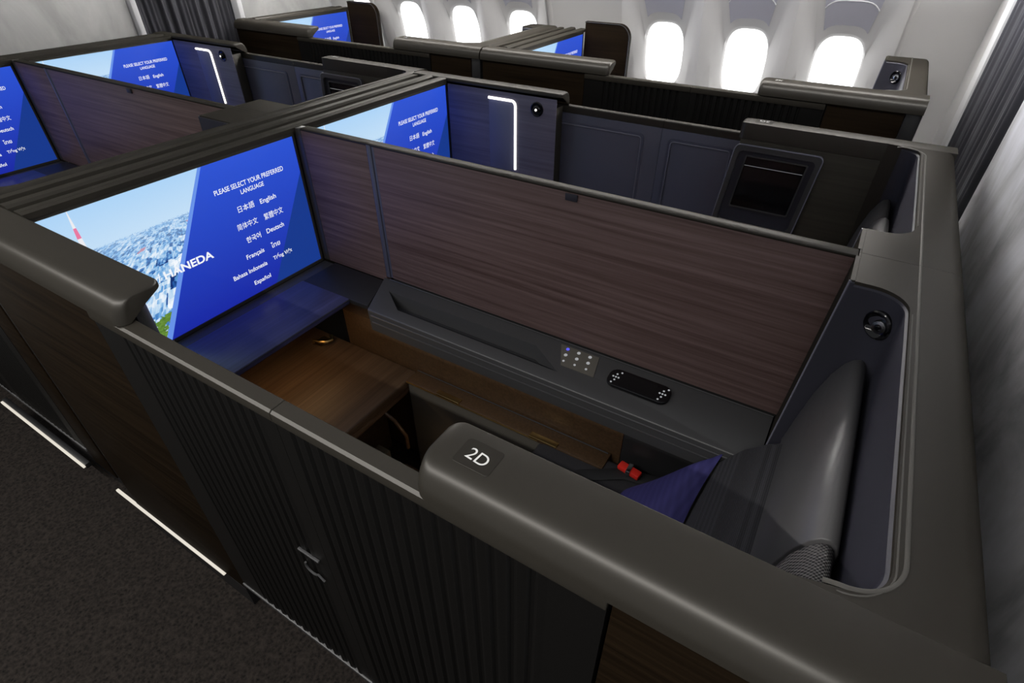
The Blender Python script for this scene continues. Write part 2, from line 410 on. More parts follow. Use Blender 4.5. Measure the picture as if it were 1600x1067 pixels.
# cabin side wall with its window bays
def wall_y(z):
    pts = [(0, 4.46), (.7, 4.46), (1.0, 4.44), (1.3, 4.385), (1.6, 4.29), (1.9, 4.13), (2.2, 3.9), (2.5, 3.6)]
    for (z0, y0), (z1, y1) in zip(pts, pts[1:]):
        if z <= z1: return y0+(y1-y0)*(z-z0)/(z1-z0)
    return pts[-1][1]
WINX = [-4.37, -3.79, -3.20, -2.615, -1.415, -.835, -.26]
def loop(cx, cz, hx, hz, e, N=48):
    out = []
    for i in range(N):
        a = 2*pi*(i+.5)/N; c, s = cos(a), sin(a)
        out.append((cx+hx*math.copysign(abs(c)**(2/e), c), cz+hz*math.copysign(abs(s)**(2/e), s)))
    return out
b = bmesh.new()
bounds = [-4.66]+[(a+c)/2 for a, c in zip(WINX, WINX[1:])]+[.04]
Z0, Z1 = .90, 1.90
for i, x in enumerate(WINX):
    x0, x1 = bounds[i], bounds[i+1]; N = 48
    if i == 4: x0 = -1.70
    if i == 3: x1 = -2.32
    rect = []
    for (px, pz) in loop((x0+x1)/2, (Z0+Z1)/2, (x1-x0)/2, (Z1-Z0)/2, 60):
        rect.append((min(max(px, x0), x1), min(max(pz, Z0), Z1)))
    L0 = rect; L1 = loop(x, 1.40, .215, .44, 4.5); L2 = loop(x, 1.395, .205, .43, 4.2); L3 = loop(x, 1.27, .150, .225, 3.2)
    L4 = loop(x, 1.262, .138, .21, 3.2)
    R = []
    for lp, d in ((L0, 0), (L1, 0), (L2, .012), (L3, .045), (L4, .075)):
        R.append([b.verts.new((px, wall_y(pz)+d, pz)) for px, pz in lp])
    for A, B in zip(R, R[1:]):
        for k in range(N): b.faces.new((A[k], A[(k+1) % N], B[(k+1) % N], B[k]))
    # vertical rib between two bays
    xr = x1
    t = bmesh.new(); prof = [(-.03, 0), (-.014, -.010), (0, -.012), (.014, -.010), (.03, 0)]
    zs = [0.9+.1*k for k in range(15)]
    rr = [[t.verts.new((xr+px, wall_y(z)+py+.0005, z)) for px, py in prof] for z in zs]
    for A, B in zip(rr, rr[1:]):
        for k in range(4): t.faces.new((A[k], A[k+1], B[k+1], B[k]))
    merge(b, t)
zs = [Z0+(Z1-Z0)*k/8 for k in range(9)]
rr = [[b.verts.new((xx, wall_y(z), z)) for xx in (-2.32, -1.70)] for z in zs]
for A, B in zip(rr, rr[1:]): b.faces.new((A[0], A[1], B[1], B[0]))
for za, zb in ((0, Z0), (Z1, 2.5)):
    zs = [za+(zb-za)*k/6 for k in range(7)]
    rr = [[b.verts.new((xx, wall_y(z), z)) for xx in (-4.66, .04)] for z in zs]
    for A, B in zip(rr, rr[1:]): b.faces.new((A[0], A[1], B[1], B[0]))
zs = [2.5*k/24 for k in range(25)]
rr = [[b.verts.new((xx, wall_y(z), z)) for xx in (.04, .60)] for z in zs]
for A, B in zip(rr, rr[1:]): b.faces.new((A[0], A[1], B[1], B[0]))
bmesh.ops.recalc_face_normals(b, faces=b.faces)
struct(obj('wall_right', b, 'wall_cream', loc=(-2, 4.4, 0), angle=50))
for i, x in enumerate(WINX):
    b = bmesh.new(); b.faces.new([b.verts.new((px, wall_y(pz)+.072, pz)) for px, pz in loop(x, 1.262, .14, .212, 3.2)])
    w = struct(obj('window_%d' % (i+1), b, 'sky_glow', loc=(x, 4.45, 1.262)))
    # pull-down shade tucked into the upper part of the window recess
    b = bmesh.new(); LA, LB = loop(x, 1.395, .205, .43, 4.2), loop(x, 1.27, .150, .225, 3.2)
    def at(k, t, dd):
        (ax, az), (bx, bz) = LA[k % 48], LB[k % 48]
        px, pz = ax+(bx-ax)*t, az+(bz-az)*t
        return (px, wall_y(az)*(1-t)+wall_y(bz)*t+.012+.033*t+dd, pz)
    ks = list(range(6, 18)); ts = [.12, .3, .5, .7, .86]
    G = [[b.verts.new(at(k, t, -.002)) for k in ks] for t in ts]; H = [[b.verts.new(at(k, t, .001)) for k in ks] for t in ts]
    for g in (G, H):
        for i in range(len(ts)-1):
            for j in range(len(ks)-1): b.faces.new((g[i][j], g[i][j+1], g[i+1][j+1], g[i+1][j]))
    for i in (0, len(ts)-1):
        for j in range(len(ks)-1): b.faces.new((G[i][j], G[i][j+1], H[i][j+1], H[i][j]))
    for j in (0, len(ks)-1):
        for i in range(len(ts)-1): b.faces.new((G[i][j], G[i+1][j], H[i+1][j], H[i][j]))
    bmesh.ops.recalc_face_normals(b, faces=b.faces)
    obj('window_shade', b, 'shade_grey', w)
    b = bmesh.new(); tube(b, [at(k, .45, -.003) for k in ks], .0035, 6); obj('shade_lip', b, 'trim_white', w)

# ------------------------------------------------------------------ suite furniture
def cap_sections(x0, x1, round0, round1, y0=.358, y1=.475, zb=1.368, r=.05, ri=.009, zin=None):
    prof = [(y0, zb)]+[(y0+r-r*cos(radians(a)), T-r+r*sin(radians(a))) for a in range(0, 91, 10)]
    prof += [(y1-ri+ri*sin(radians(a)), T-ri+ri*cos(radians(a))) for a in range(0, 91, 30)]+[(y1, zin or zb)]
    def sec(x, d, dz=0):
        k = (y1-y0-2*d)/(y1-y0)
        return [(x, y0+d+(y-y0)*k, z-dz*max(0, (z-zb)/(T-zb))) for y, z in prof]
    S = []
    rad = .026
    A = list(range(0, 91, 15))
    if round0:
        for a in A: S.append(sec(x0+rad*(1-sin(radians(a))) if False else x0+rad*(1-cos(radians(a))), rad*(1-sin(radians(a))), .006*(1-sin(radians(a)))))
    else: S.append(sec(x0, 0))
    if round1:
        for a in A[::-1]: S.append(sec(x1-rad*(1-cos(radians(a))), rad*(1-sin(radians(a))), .006*(1-sin(radians(a)))))
    else: S.append(sec(x1, 0))
    return S

def seat_shell(label, number, vanity=False, face_other=False, thin=False, post=.245):
    """thin: the rear rim is only a narrow edge"""
    s = thing('seat_shell', label, 'seat shell', (.1, .6, 0), 'seat shells of the suites')
    xi = .290 if thin else .205
    rf = .070
    near = [(xi, .545)]+[(x, y) for x, y in arc(xi-.060, .545, .060, 0, -84, 8)[1:]]+[(.10, .4745)]
    far = [(xi-rf-.035, 1.262)]+arc(xi-rf, 1.262-rf, rf, 90, 0, 8)[0:] if not thin else [(xi, 1.262)]
    # rear wall that wraps behind the head
    b = bmesh.new(); t = bmesh.new()
    pts = [(.31, .4735), (.31, 1.4125), (far[0][0], 1.4125)] + far + near
    pts = pts[:-1]+[(.10, .4736)]
    n = len(pts); zt = T-.0003
    A = [t.verts.new((x, y, .03)) for x, y in pts]; B = [t.verts.new((x, y, zt)) for x, y in pts]
    t.faces.new(A[::-1]); t.faces.new(B)
    for i in range(n): t.faces.new((A[i], A[(i+1) % n], B[(i+1) % n], B[i]))
    bmesh.ops.recalc_face_normals(t, faces=t.faces)
    outer = [e for e in t.edges if all(v.co.z > 1 and v.co.x > .305 for v in e.verts)]
    bmesh.ops.bevel(t, geom=outer, offset=.012 if thin else .030, segments=6, profile=.5, affect='EDGES')
    merge(b, t)
    obj('back_shell', b, 'shell', s)
    # lining inside the recess
    b = bmesh.new()
    pts = far + near[:-1] if not thin else [(xi, 1.262)]+near[:-1]
    t = bmesh.new(); N = len(pts)
    back = []
    for i in range(N):
        p0, p1 = Vector(pts[max(i-1, 0)]), Vector(pts[min(i+1, N-1)]); d = (p1-p0).normalized()
        back.append((pts[i][0]+d.y*.004, pts[i][1]-d.x*.004))
    Rr = [[t.verts.new((x, y, z)) for x, y in lp] for lp, z in ((pts, .5), (pts, T-.008), (back, T-.012), (back, .5))]
    for q in range(4):
        for i in range(N-1): t.faces.new((Rr[q][i], Rr[q][i+1], Rr[(q+1) % 4][i+1], Rr[(q+1) % 4][i]))
    bmesh.ops.recalc_face_normals(t, faces=t.faces); merge(b, t)
    obj('recess_lining', b, 'lining', s)
    wx = far[0][0] if not thin else .2895
    # wing between the two neighbouring seats
    b = bmesh.new(); prism(b, [(.090, T-.0003), (wx-.0005, T-.0003), (wx-.0005, .5), (.045, .5), (.063, .88)], 'Y', 1.265, 1.3925, .0)
    obj('wing', b, 'shell', s)
    b = bmesh.new(); tube(b, [(.0905, 1.2645, T-.002), (.0635, 1.2645, .88)], .003, 6); obj('wing_edge', b, 'pale_navy_edge', s)
    b = bmesh.new(); box(b, .0955, wx-.0005, 1.3935, 1.4125, .6, T-.0004); obj('wing_bridge', b, 'shell', s)
    b = bmesh.new(); prism(b, [(.092, T-.004), (wx, T-.004), (wx, .5), (.048, .5), (.065, .88)], 'Y', 1.2585, 1.2649)
    obj('wing_lining', b, 'lining', s)
    # raised bead running around the recess
    if not thin:
        b = bmesh.new(); z = T-.0008
        path = [(.2195, 1.4125, z), (.2195, 1.1, z), (.2195, .560, z)]+[(x, y, z) for x, y in arc(.1495, .560, .070, 0, -88, 12)]
        tube(b, path+[(.135, .4895, z-.003)], .0034, 8, flat=.7); obj('bead_trim', b, 'bead', s)
        b = bmesh.new()
        path = [(xi+.0045, 1.18, z), (xi+.0045, .56, z)]+[(x, y, z) for x, y in arc(xi-.060, .5445, .0645, 0, -80, 10)]
        tube(b, path+[(path[-1][0]-.02, path[-1][1]-.001, z-.003)], .0016, 6); obj('rim_trim', b, 'bead', s)
    # side wall: cap, body, wood, plinth
    b = bmesh.new(); sweep(b, cap_sections(-.3965, .312, True, False, ri=.002)); obj('side_cap', b, 'shell', s)
    b = bmesh.new(); box(b, -.385, .31, .409, .4745, .03, 1.3675, .003); obj('side_wall', b, 'shell' if not vanity else 'side_wood', s)
    b = bmesh.new(); box(b, -.074, post, .366, .4085, .12, 1.3665, .002); obj('wood_panel', b, 'walnut_outside', s)
    b = bmesh.new(); box(b, post+.0005, .312, .370, .4085, .12, 1.3665, .006); obj('corner_post', b, 'black', s)
    b = bmesh.new(); box(b, -.385, .31, .385, .4085, 0, .119); obj('kick_plate', b, 'black', s)
    # seat number
    b = bmesh.new(); prism(b, rrect(-.352, -.288, .402, .452, .006), 'Z', T-.004, T+.0006, .0005, 1)
    npl = obj('number_plate', b, 'plate', s)
    ctr = Vector((-.3195, .4255, T+.0010))
    if MIR: ctr.y = 2*YM-ctr.y
    rz = pi if face_other else 0
    text_mesh('numeral', number, .036, .021, Matrix.Translation(ctr) @ Matrix.Rotation(rz-.12*(0 if rz else 1), 4, 'Z'), 'white_ink', npl)
    # reading light on the recess wall
    if thin: xi = .205
    nrm = Vector((-cos(radians(52)), -sin(radians(52)), 0)); cc = Vector((xi-rf, 1.262-rf, 1.352))-nrm*(rf-.0105); c = tuple(cc)
    b = bmesh.new(); lathe(b, [(.033, -.012), (.033, .002), (.030, .0035), (.028, .001), (.016, -.0075), (.0, -.009)], c, nrm)
    rl = obj('reading_light', b, 'gloss_black', s)
    b = bmesh.new(); lathe(b, [(.0165, -.007), (.0165, .006), (.014, .010), (.008, .011), (.007, .009), (0, .009)], tuple(cc+Vector((.006, -.003, 0))), nrm+Vector((0, -.3, .1))); obj('lamp_head', b, 'steel', rl)
    b = bmesh.new(); lathe(b, [(.0068, .0095), (.005, .012), (0, .0135)], tuple(cc+Vector((.006, -.003, 0))), nrm+Vector((0, -.3, .1))); obj('lens', b, 'gloss_black', rl)
    if vanity:
        # framed mirror box on the inner face, leaning like the seat back
        y = .4745
        def sk(p): return (p[0]-.03*(1.37-p[1])/.35, p[1])
        o = [sk(p) for p in rrect(-.392, -.070, 1.02, 1.352, .022)]; i = [sk(p) for p in rrect(-.372, -.090, 1.035, 1.330, .018)]
        b = bmesh.new(); frame(b, o, i, 'Y', y, y+.020); vb = obj('mirror_frame', b, 'console', s)
        b = bmesh.new(); tube(b, [(px, y+.019, pz) for px, pz in o]+[(o[0][0], y+.019, o[0][1])], .0026, 6); obj('frame_highlight', b, 'pale_navy_edge', vb)  # pale tube standing in for the highlight on the frame edge
        b = bmesh.new(); prism(b, i, 'Y', y, y+.006); obj('mirror_panel', b, 'lining', s)
        o = [sk(p) for p in rrect(-.343, -.112, 1.095, 1.312, .006)]; i = [sk(p) for p in rrect(-.338, -.117, 1.100, 1.307, .005)]
        b = bmesh.new(); frame(b, o, i, 'Y', y+.006, y+.014); obj('pocket_frame', b, 'console', vb)
        b = bmesh.new(); prism(b, i, 'Y', y+.0062, y+.0085); obj('pocket_screen', b, 'gloss_black', vb)
        b = bmesh.new(); tube(b, [(*sk((-.336, 1.272)), 0), (*sk((-.119, 1.272)), 0)], .002)
        for w in b.verts: w.co = Vector((w.co.x, y+.0105+w.co.z, w.co.y))
        obj('pocket_trim', b, 'steel', vb)
    return s

def monitor_housing(label, wardrobe=False):
    s = thing('monitor_housing', label, 'partition', (-1.95, .6, 0), 'walls that carry the monitors')
    xa, xb = -2.047, -1.846
    b = bmesh.new()
    prof = [(xa, .03), (xa, 1.413), (xa+.006, 1.424), (-2.010, 1.424), (-2.006, 1.392), (-1.962, 1.392), (-1.958, 1.424), (-1.951, 1.431), (-1.922, 1.431), (-1.914, 1.424),
            (-1.910, 1.392), (-1.880, 1.392), (-1.877, 1.424), (-1.872, 1.429), (xb-.003, 1.429), (xb, 1.425), (xb, .03)]
    y_end = 1.4125
    prism(b, prof, 'Y', .4752, y_end); obj('wall_core', b, 'shell', s)
    for ga, gb in ((-2.0055, -1.9625), (-1.9095, -1.8805)):
        b = bmesh.new(); box(b, ga, gb, .4752, 1.4125, 1.3922, 1.400); obj('groove_liner', b, 'groove', s)
    # lip over the display
    b = bmesh.new(); prism(b, [(-1.8455, 1.429), (-1.828, 1.426), (-1.828, 1.409), (-1.8455, 1.409)], 'Y', .4752, y_end); obj('top_lip', b, 'shell', s)
    x1 = -1.190
    b = bmesh.new(); sweep(b, cap_sections(xa, x1, False, True, zin=1.414)); obj('side_cap', b, 'shell', s)
    b = bmesh.new()
    if wardrobe:
        box(b, xa, -1.207, .409, .4745, .03, 1.3675, .003)
        obj('side_wall', b, 'shell', s)
        b = bmesh.new(); box(b, -1.822, -1.205, .4748, .4785, .45, 1.405, .001); wp = obj('wardrobe_panel', b, 'wardrobe_wood', s)
        # J-shaped light handle
        yy = .4815; pth = [(-1.575, yy, 1.372), (-1.445, yy, 1.372)]+[(x, yy, z) for x, z in arc(-1.445, 1.350, .022, 90, 0, 6)]+[(-1.423, yy, 1.2), (-1.423, yy, 1.045)]
        b = bmesh.new(); tube(b, pth, .0062, 8); obj('light_handle', b, 'light_handle', wp)
        b = bmesh.new(); box(b, -1.575, -1.432, .4786, .4805, 1.035, 1.366, .0006); obj('handle_recess', b, 'handle_glow_navy', wp)
        c = (-1.306, .4786, 1.352)
        b = bmesh.new(); lathe(b, [(.033, 0), (.033, .004), (.029, .005), (.025, .002), (0, .0015)], c, (0, 1, 0)); rl = obj('reading_light', b, 'gloss_black', s)
        b = bmesh.new(); lathe(b, [(.017, 0), (.017, .010), (.012, .016), (0, .017)], (c[0], c[1]+.002, c[2]), (.2, 1, .1)); obj('lamp_head', b, 'gloss_black', rl)
        b = bmesh.new(); lathe(b, [(.006, 0), (.004, .003), (0, .004)], (c[0]+.003, c[1]+.0185, c[2]+.001), (.2, 1, .1)); obj('lens', b, 'spot', rl)
    else:
        # inner end sweeps back in a concave curve below the cap
        pl = [(xa, .409), (-1.222, .409)]+[(-1.222-.17*(1-cos(radians(a))), .409+.0655*sin(radians(a))) for a in range(10, 91, 10)]+[(xa, .4745)]
        prism(b, pl, 'Z', .03, 1.3675); obj('side_wall', b, 'console_dark', s)
    b = bmesh.new(); box(b, xa+.012, -1.336, .366, .4085, .15, 1.3665, .002); obj('wood_panel', b, 'walnut_outside', s)
    b = bmesh.new(); box(b, xa, -1.37, .372, .4085, 0, .115); kp = obj('kick_plate', b, 'black', s)
    b = bmesh.new(); box(b, -2.195, -1.475, .360, .3715, .124, .136, .002); obj('floor_light', b, 'light_strip', s)
    return s

def monitor(label, y0, y1):
    s = thing('monitor', label, 'monitor', (-1.845, (y0+y1)/2, .86), 'monitors of the suites')
    x = -1.840; z0, z1 = .868, 1.397
    b = bmesh.new(); frame(b, rrect(y0-.006, y1+.008, z0-.012, z1+.010, .004, 2), rrect(y0, y1, z0, z1, .002, 2), 'X', -1.8455, -1.834); obj('bezel', b, 'bezel_grey', s)
    b = bmesh.new(); q = [b.verts.new(p) for p in ((x, y0, z0), (x, y1, z0), (x, y1, z1), (x, y0, z1))]
    f = b.faces.new(q); uv = b.loops.layers.uv.new('UVMap')
    for l, c in zip(f.loops, ((0, 0), (1, 0), (1, 1), (0, 1))): l[uv].uv = c
    r = bmesh.ops.extrude_face_region(b, geom=[f]);
    for w in [g for g in r['geom'] if isinstance(g, bmesh.types.BMVert)]: w.co.x += .0015
    bmesh.ops.recalc_face_normals(b, faces=b.faces)
    sc = obj('screen', b, 'screen_picture', s)
    def put(body, ya, yb, z, h=None, name='screen_text', bold=.012):
        o = (ya+yb)/2-.48+y0
        R_ = Matrix(((0, 0, 1, 0), (1, 0, 0, 0), (0, 1, 0, 0), (0, 0, 0, 1)))
        return text_mesh(name, body, yb-ya, h, Matrix.Translation((x+.0022, o, z)) @ R_, 'screen_white', sc, bold)
    put('PLEASE SELECT YOUR PREFERRED', 1.012, 1.308, 1.296, .018)
    put('LANGUAGE', 1.110, 1.210, 1.268, .017)
    put('日本語', 1.078, 1.148, 1.211, .025, bold=.004); put('English', 1.174, 1.246, 1.205, .024)
    put('简体中文', 1.054, 1.142, 1.148, .025, bold=.002); put('繁體中文', 1.172, 1.260, 1.146, .026, bold=.002)
    put('한국어', 1.074, 1.137, 1.089, .024); put('Deutsch', 1.165, 1.247, 1.089, .019)
    put('Français', 1.052, 1.132, 1.024, .023); put('ไทย', 1.166, 1.208, 1.027, .024)
    put('Bahasa Indonesia', .975, 1.128, .970, .018); put('Tiếng Việt', 1.160, 1.252, .973, .026)
    put('Español', 1.050, 1.127, .911, .023)
    put('HANEDA', .750, .934, 1.098, .029, bold=.028); put('/', .726, .738, 1.098, .030)
    return s

def door(kind, label):
    x0, x1 = (-1.334, -.7246) if kind == 'a' else (-.7234, -.080)
    s = thing('sliding_door', label, 'door', ((x0+x1)/2, .38, .13), 'sliding doors of the suites')
    f0, f1 = (x0+.115, x1-.040) if kind == 'a' else (x0+.034, x1-.085)
    n = round((f1-f0)/.0352); p = (f1-f0)/n
    poly = [(x0, .366)]
    for k in range(n):
        a = f0+k*p
        poly += [(a, .366), (a+.004, .372), (a+.010, .372), (a+.014, .3665), (a+.020, .3640), (a+.027, .3645), (a+.031, .3660)]
    poly += [(f1, .366), (x1, .366), (x1, .398), (x0, .398)]
    b = bmesh.new(); prism(b, poly, 'Z', .205, 1.336); obj('ribbed_panel', b, 'ribbed', s, angle=25)
    b = bmesh.new(); prism(b, [(.3985, 1.3365), (.3985, 1.362), (.3955, 1.366), (.367, 1.366), (.3615, 1.362), (.3605, 1.345), (.3635, 1.3365)], 'X', x0, x1, .0012, 1); obj('top_rail', b, 'shell', s)
    b = bmesh.new(); box(b, x0, x1, .3615, .398, .188, .2045, .002); br = obj('bottom_rail', b, 'console', s)
    # inner face: flat leather leaf with an inset framed field
    b = bmesh.new(); box(b, x0, x1, .3983, .4030, .205, 1.336, .001); obj('inner_panel', b, 'door_leather', s)
    if kind == 'a': o = rrect(-1.25, -.80, .60, 1.30, .02); i = rrect(-1.238, -.812, .612, 1.288, .016)
    else: o = rrect(-.690, -.41, .60, 1.30, .02); i = rrect(-.678, -.422, .612, 1.288, .016)
    b = bmesh.new(); frame(b, o, i, 'Y', .4029, .4068); fr = obj('inner_frame', b, 'door_leather', s)
    b = bmesh.new(); tube(b, [(px, .4066, pz) for px, pz in i]+[(i[0][0], .4066, i[0][1])], .0028, 6); obj('frame_highlight', b, 'pale_navy_edge', fr)  # highlight along the inner frame edge, drawn as a pale tube
    if kind == 'a':
        # latch: short bar above an open ring
        b = bmesh.new(); box(b, -.825, -.755, .3585, .3655, .852, .858, .001); tubeb = []
        obj('latch_bar', b, 'console', s)
        b = bmesh.new(); tube(b, [(x, .3595, z) for x, z in arc(-.795, .795, .022, 150, 330, 12)]+[(-.757, .3595, .770)], .003, 6); obj('latch_ring', b, 'console', s)
    return s

def console(label, full=True):
    s = thing('side_console', label, 'console', (-.7, 1.3, .86), 'side consoles below the divider')
    x0, x1 = -1.475, .058
    # tray outline (plan)
    tray = [(-1.40, 1.332), (-.720, 1.332), (-.595, 1.256), (-1.29, 1.256)]
    b = bmesh.new()
    t = bmesh.new()
    def zt(y): return .853+.024*(y-1.20)/.1935
    out = [(x0, 1.3935), (x1, 1.3935), (x1, 1.205), (-1.40, 1.205)]
    V = lambda x, y, dz=0: t.verts.new((x, y, zt(y)+dz))
    O = [V(*p) for p in out]; I = [V(*p) for p in tray]; D = [V(p[0]*.985-.008, p[1]+(.006 if p[1] < 1.3 else -.012), -.055) for p in tray]
    Bm = [t.verts.new((p[0], p[1]+(.006 if p[1] < 1.3 else 0), zt(p[1])-.10)) for p in out]
    for k in range(4):
        j = (k+1) % 4
        t.faces.new((O[k], O[j], I[j], I[k])); t.faces.new((I[k], I[j], D[j], D[k])); t.faces.new((O[k], Bm[k], Bm[j], O[j]))
    t.faces.new(Bm); t.faces.new(D[::-1])
    bmesh.ops.recalc_face_normals(t, faces=t.faces)
    fe = [e for e in t.edges if all(v in O for v in e.verts) and all(v.co.y < 1.3 for v in e.verts)]
    bmesh.ops.bevel(t, geom=fe, offset=.006, segments=3, profile=.5, affect='EDGES')
    merge(b, t); obj('console_body', b, 'console', s)
    b = bmesh.new(); tt = [(p[0]*.985-.008, p[1]+(.007 if p[1] < 1.3 else -.014)) for p in tray]; t2 = bmesh.new()
    A = [t2.verts.new((p[0], p[1], zt(p[1])-.0545)) for p in tt]; B2 = [t2.verts.new((p[0], p[1], zt(p[1])-.050)) for p in tt]
    t2.faces.new(A); t2.faces.new(B2)
    for k in range(4): t2.faces.new((A[k], A[(k+1) % 4], B2[(k+1) % 4], B2[k]))
    bmesh.ops.recalc_face_normals(t2, faces=t2.faces); merge(b, t2); obj('tray_mat', b, 'console_dark', s)
    for (ya, za, r) in ((1.2035, .832, .003), (1.2055, .800, .0025)):
        b = bmesh.new(); tube(b, [(-1.385, ya, za), (.05, ya, za)], r, 8); obj('edge_trim', b, 'trim', s)
    b = bmesh.new(); tube(b, [(x0+.03, 1.391, .8795), (x1, 1.391, .8795)], .0022, 8); obj('back_trim', b, 'trim', s)
    if full:
        # panel of touch controls
        ctl = [(-.645, 1.378), (-.500, 1.378), (-.480, 1.288), (-.600, 1.288)]
        b = bmesh.new(); t = bmesh.new()
        A = [t.verts.new((x, y, zt(y)+.0003)) for x, y in ctl]; B2 = [t.verts.new((x, y, zt(y)+.0022)) for x, y in ctl]
        t.faces.new(A); t.faces.new(B2)
        for k in range(4): t.faces.new((A[k], A[(k+1) % 4], B2[(k+1) % 4], B2[k]))
        bmesh.ops.recalc_face_normals(t, faces=t.faces); merge(b, t); cp = obj('control_panel', b, 'grey_box', s)
        for r_ in range(3):
            for c_ in range(3):
                x = -.612+.042*c_+.006*r_; y = 1.364-.028*r_; z = zt(y)+.0026
                b = bmesh.new(); lathe(b, [(.0062, 0), (.0062, .0012), (.0046, .0016), (.0046, .0004), (0, .0004)] if r_ < 2 else [(.0042, 0), (.0042, .0012), (0, .0014)], (x, y, z), (0, -.12, 1), 14)
                obj('touch_button', b, 'glyph_blue' if (r_, c_) == (0, 0) else 'glyph', cp)
    # lower body: recessed side and the long armrest box
    b = bmesh.new(); box(b, -1.62, -.34, 1.262, 1.3925, .03, .748, .003); obj('lower_body', b, 'leather', s)
    b = bmesh.new(); box(b, -.3395, .045, 1.262, 1.3925, .03, .748, .003); obj('lower_body_rear', b, 'console_dark', s)
    b = bmesh.new(); box(b, -1.222, -.375, 1.186, 1.2615, .06, .570, .004); ab = obj('armrest_box', b, 'grey_box', s)
    b = bmesh.new(); box(b, -1.226, -.37, 1.181, 1.2617, .5705, .586, .004); lid = obj('armrest_lid', b, 'leather', s)
    b = bmesh.new(); tube(b, [(-1.224, 1.181, .580), (-.62, 1.181, .580)], .0036, 6); obj('lid_edge', b, 'brass', lid)
    b = bmesh.new(); tube(b, [(-1.224, 1.253, .5868), (-.38, 1.253, .5868)], .0026, 6); obj('lid_seam', b, 'trim', lid)
    for xx in (-1.02, -.60):
        b = bmesh.new(); box(b, xx-.055, xx+.055, 1.178, 1.204, .5855, .591, .002); obj('hinge', b, 'brass', lid)
    return s

def shelf(label):
    s = thing('monitor_shelf', label, 'shelf', (-1.62, .85, .83), 'shelves below the monitors')
    b = bmesh.new(); box(b, -1.765, -1.500, .49, 1.212, .842, .866, .004); obj('shelf_board', b, 'navy_wood', s)
    b = bmesh.new(); box(b, -1.8335, -1.7655, .49, 1.3930, .835, .855, .003); obj('rear_ledge', b, 'console', s)
    b = bmesh.new(); prism(b, [(-1.765, 1.2125), (-1.505, 1.2125), (-1.405, 1.215), (-1.480, 1.3925), (-1.765, 1.3925)], 'Z', .842, .863, .003); obj('corner_board', b, 'console_dark', s)
    b = bmesh.new(); tube(b, [(-1.4995, .495, .862), (-1.4995, 1.21, .862)], .0022, 6); obj('front_edge', b, 'lining', s)
    for ya in (.50, 1.30):
        b = bmesh.new(); box(b, -1.833, -1.70, ya, ya+.012, .745, .8345, .002); obj('bracket', b, 'black', s)
    return s

def ottoman(label):
    s = thing('ottoman', label, 'ottoman', (-1.55, .88, 0), None)
    b = bmesh.new(); box(b, -1.840, -1.232, .480, 1.258, .532, .575, .010, 3); obj('top_board', b, 'bench_wood', s)
    b = bmesh.new(); box(b, -1.266, -1.238, .484, 1.254, .500, .5315, .004); obj('front_rail', b, 'bench_wood', s)
    b = bmesh.new(); box(b, -1.840, -1.46, .49, 1.25, .0, .5315, .004); obj('base', b, 'under_seat', s)
    # brass hook
    b = bmesh.new(); box(b, -1.742, -1.692, 1.165, 1.225, .5747, .580, .002); hk = obj('latch_plate', b, 'brass', s)
    b = bmesh.new(); tube(b, [(-1.73, 1.160, .588), (-1.722, 1.158, .604), (-1.695, 1.164, .602), (-1.672, 1.185, .598), (-1.667, 1.208, .596), (-1.685, 1.226, .598), (-1.702, 1.232, .588)], .0075, 8); obj('hook', b, 'brass', hk)
    # strap handle under the front edge
    b = bmesh.new(); tube(b, [(-1.27, 1.06, .505), (-1.21, 1.07, .46), (-1.175, 1.085, .38), (-1.18, 1.09, .30)], .008, 8); obj('strap_handle', b, 'leather', s)
    return s

def seat(label, full=True):
    s = thing('seat', label, 'seat', (-.2, .85, 0), 'seats in the suites')
    b = bmesh.new(); box(b, -.62, .02, .520, 1.250, .42, .580, .035, 4); obj('seat_cushion', b, 'seat_cloth', s)
    b = bmesh.new(); box(b, -.56, .02, .56, 1.15, .0, .4195, .01); obj('seat_base', b, 'black', s)
    prof = [(-.13, .54), (-.085, .68), (-.035, .82), (.012, .90), (.060, .950), (.112, .985), (.16, .96), (.18, .88), (.18, .54)]
    b = bmesh.new(); prism(b, prof, 'Y', .530, 1.200, .012, 2); obj('backrest', b, 'seat_weave', s)
    # headrest: rounded wedge
    def wedge(d):
        return [(.090+d*.6, .945-d*.2), (.100+d*.6, 1.03-d*.3), (.114+d*.5, 1.125-d*.5), (.131+d*.3, 1.195-d*.8), (.147+d*.2, 1.233-d), (.161, 1.251-d), (.174, 1.256-d), (.186-d*.4, 1.249-d), (.194-d*.6, 1.229-d), (.198-d, 1.18), (.199-d, .98), (.14, .945)]
    b = bmesh.new(); prism(b, wedge(0), 'Y', .700, 1.240, .002, 1); obj('headrest_cover', b, 'headrest_leather', s, angle=50)
    b = bmesh.new(); prism(b, wedge(.007), 'Y', .500, .6995, .004, 1); obj('headrest_mesh', b, 'mesh_weave', s, angle=50)
    if full:
        b = bmesh.new(); tube(b, [(-.10, 1.225, .592), (-.19, 1.222, .589), (-.30, 1.20, .588), (-.42, 1.12, .587), (-.52, .98, .586)], .024, 8, flat=.16); obj('belt_strap', b, 'strap', s)
        b = bmesh.new(); box(b, -.326, -.246, 1.194, 1.226, .5925, .612, .006, 2)
        bmesh.ops.rotate(b, verts=b.verts, cent=(-.286, 1.21, .6), matrix=Matrix.Rotation(radians(-10), 3, 'Z')); bk = obj('belt_buckle', b, 'red_plastic', s)
        b = bmesh.new(); box(b, -.295, -.279, 1.190, 1.230, .5935, .616, .003); obj('buckle_tongue', b, 'steel', bk)
    return s

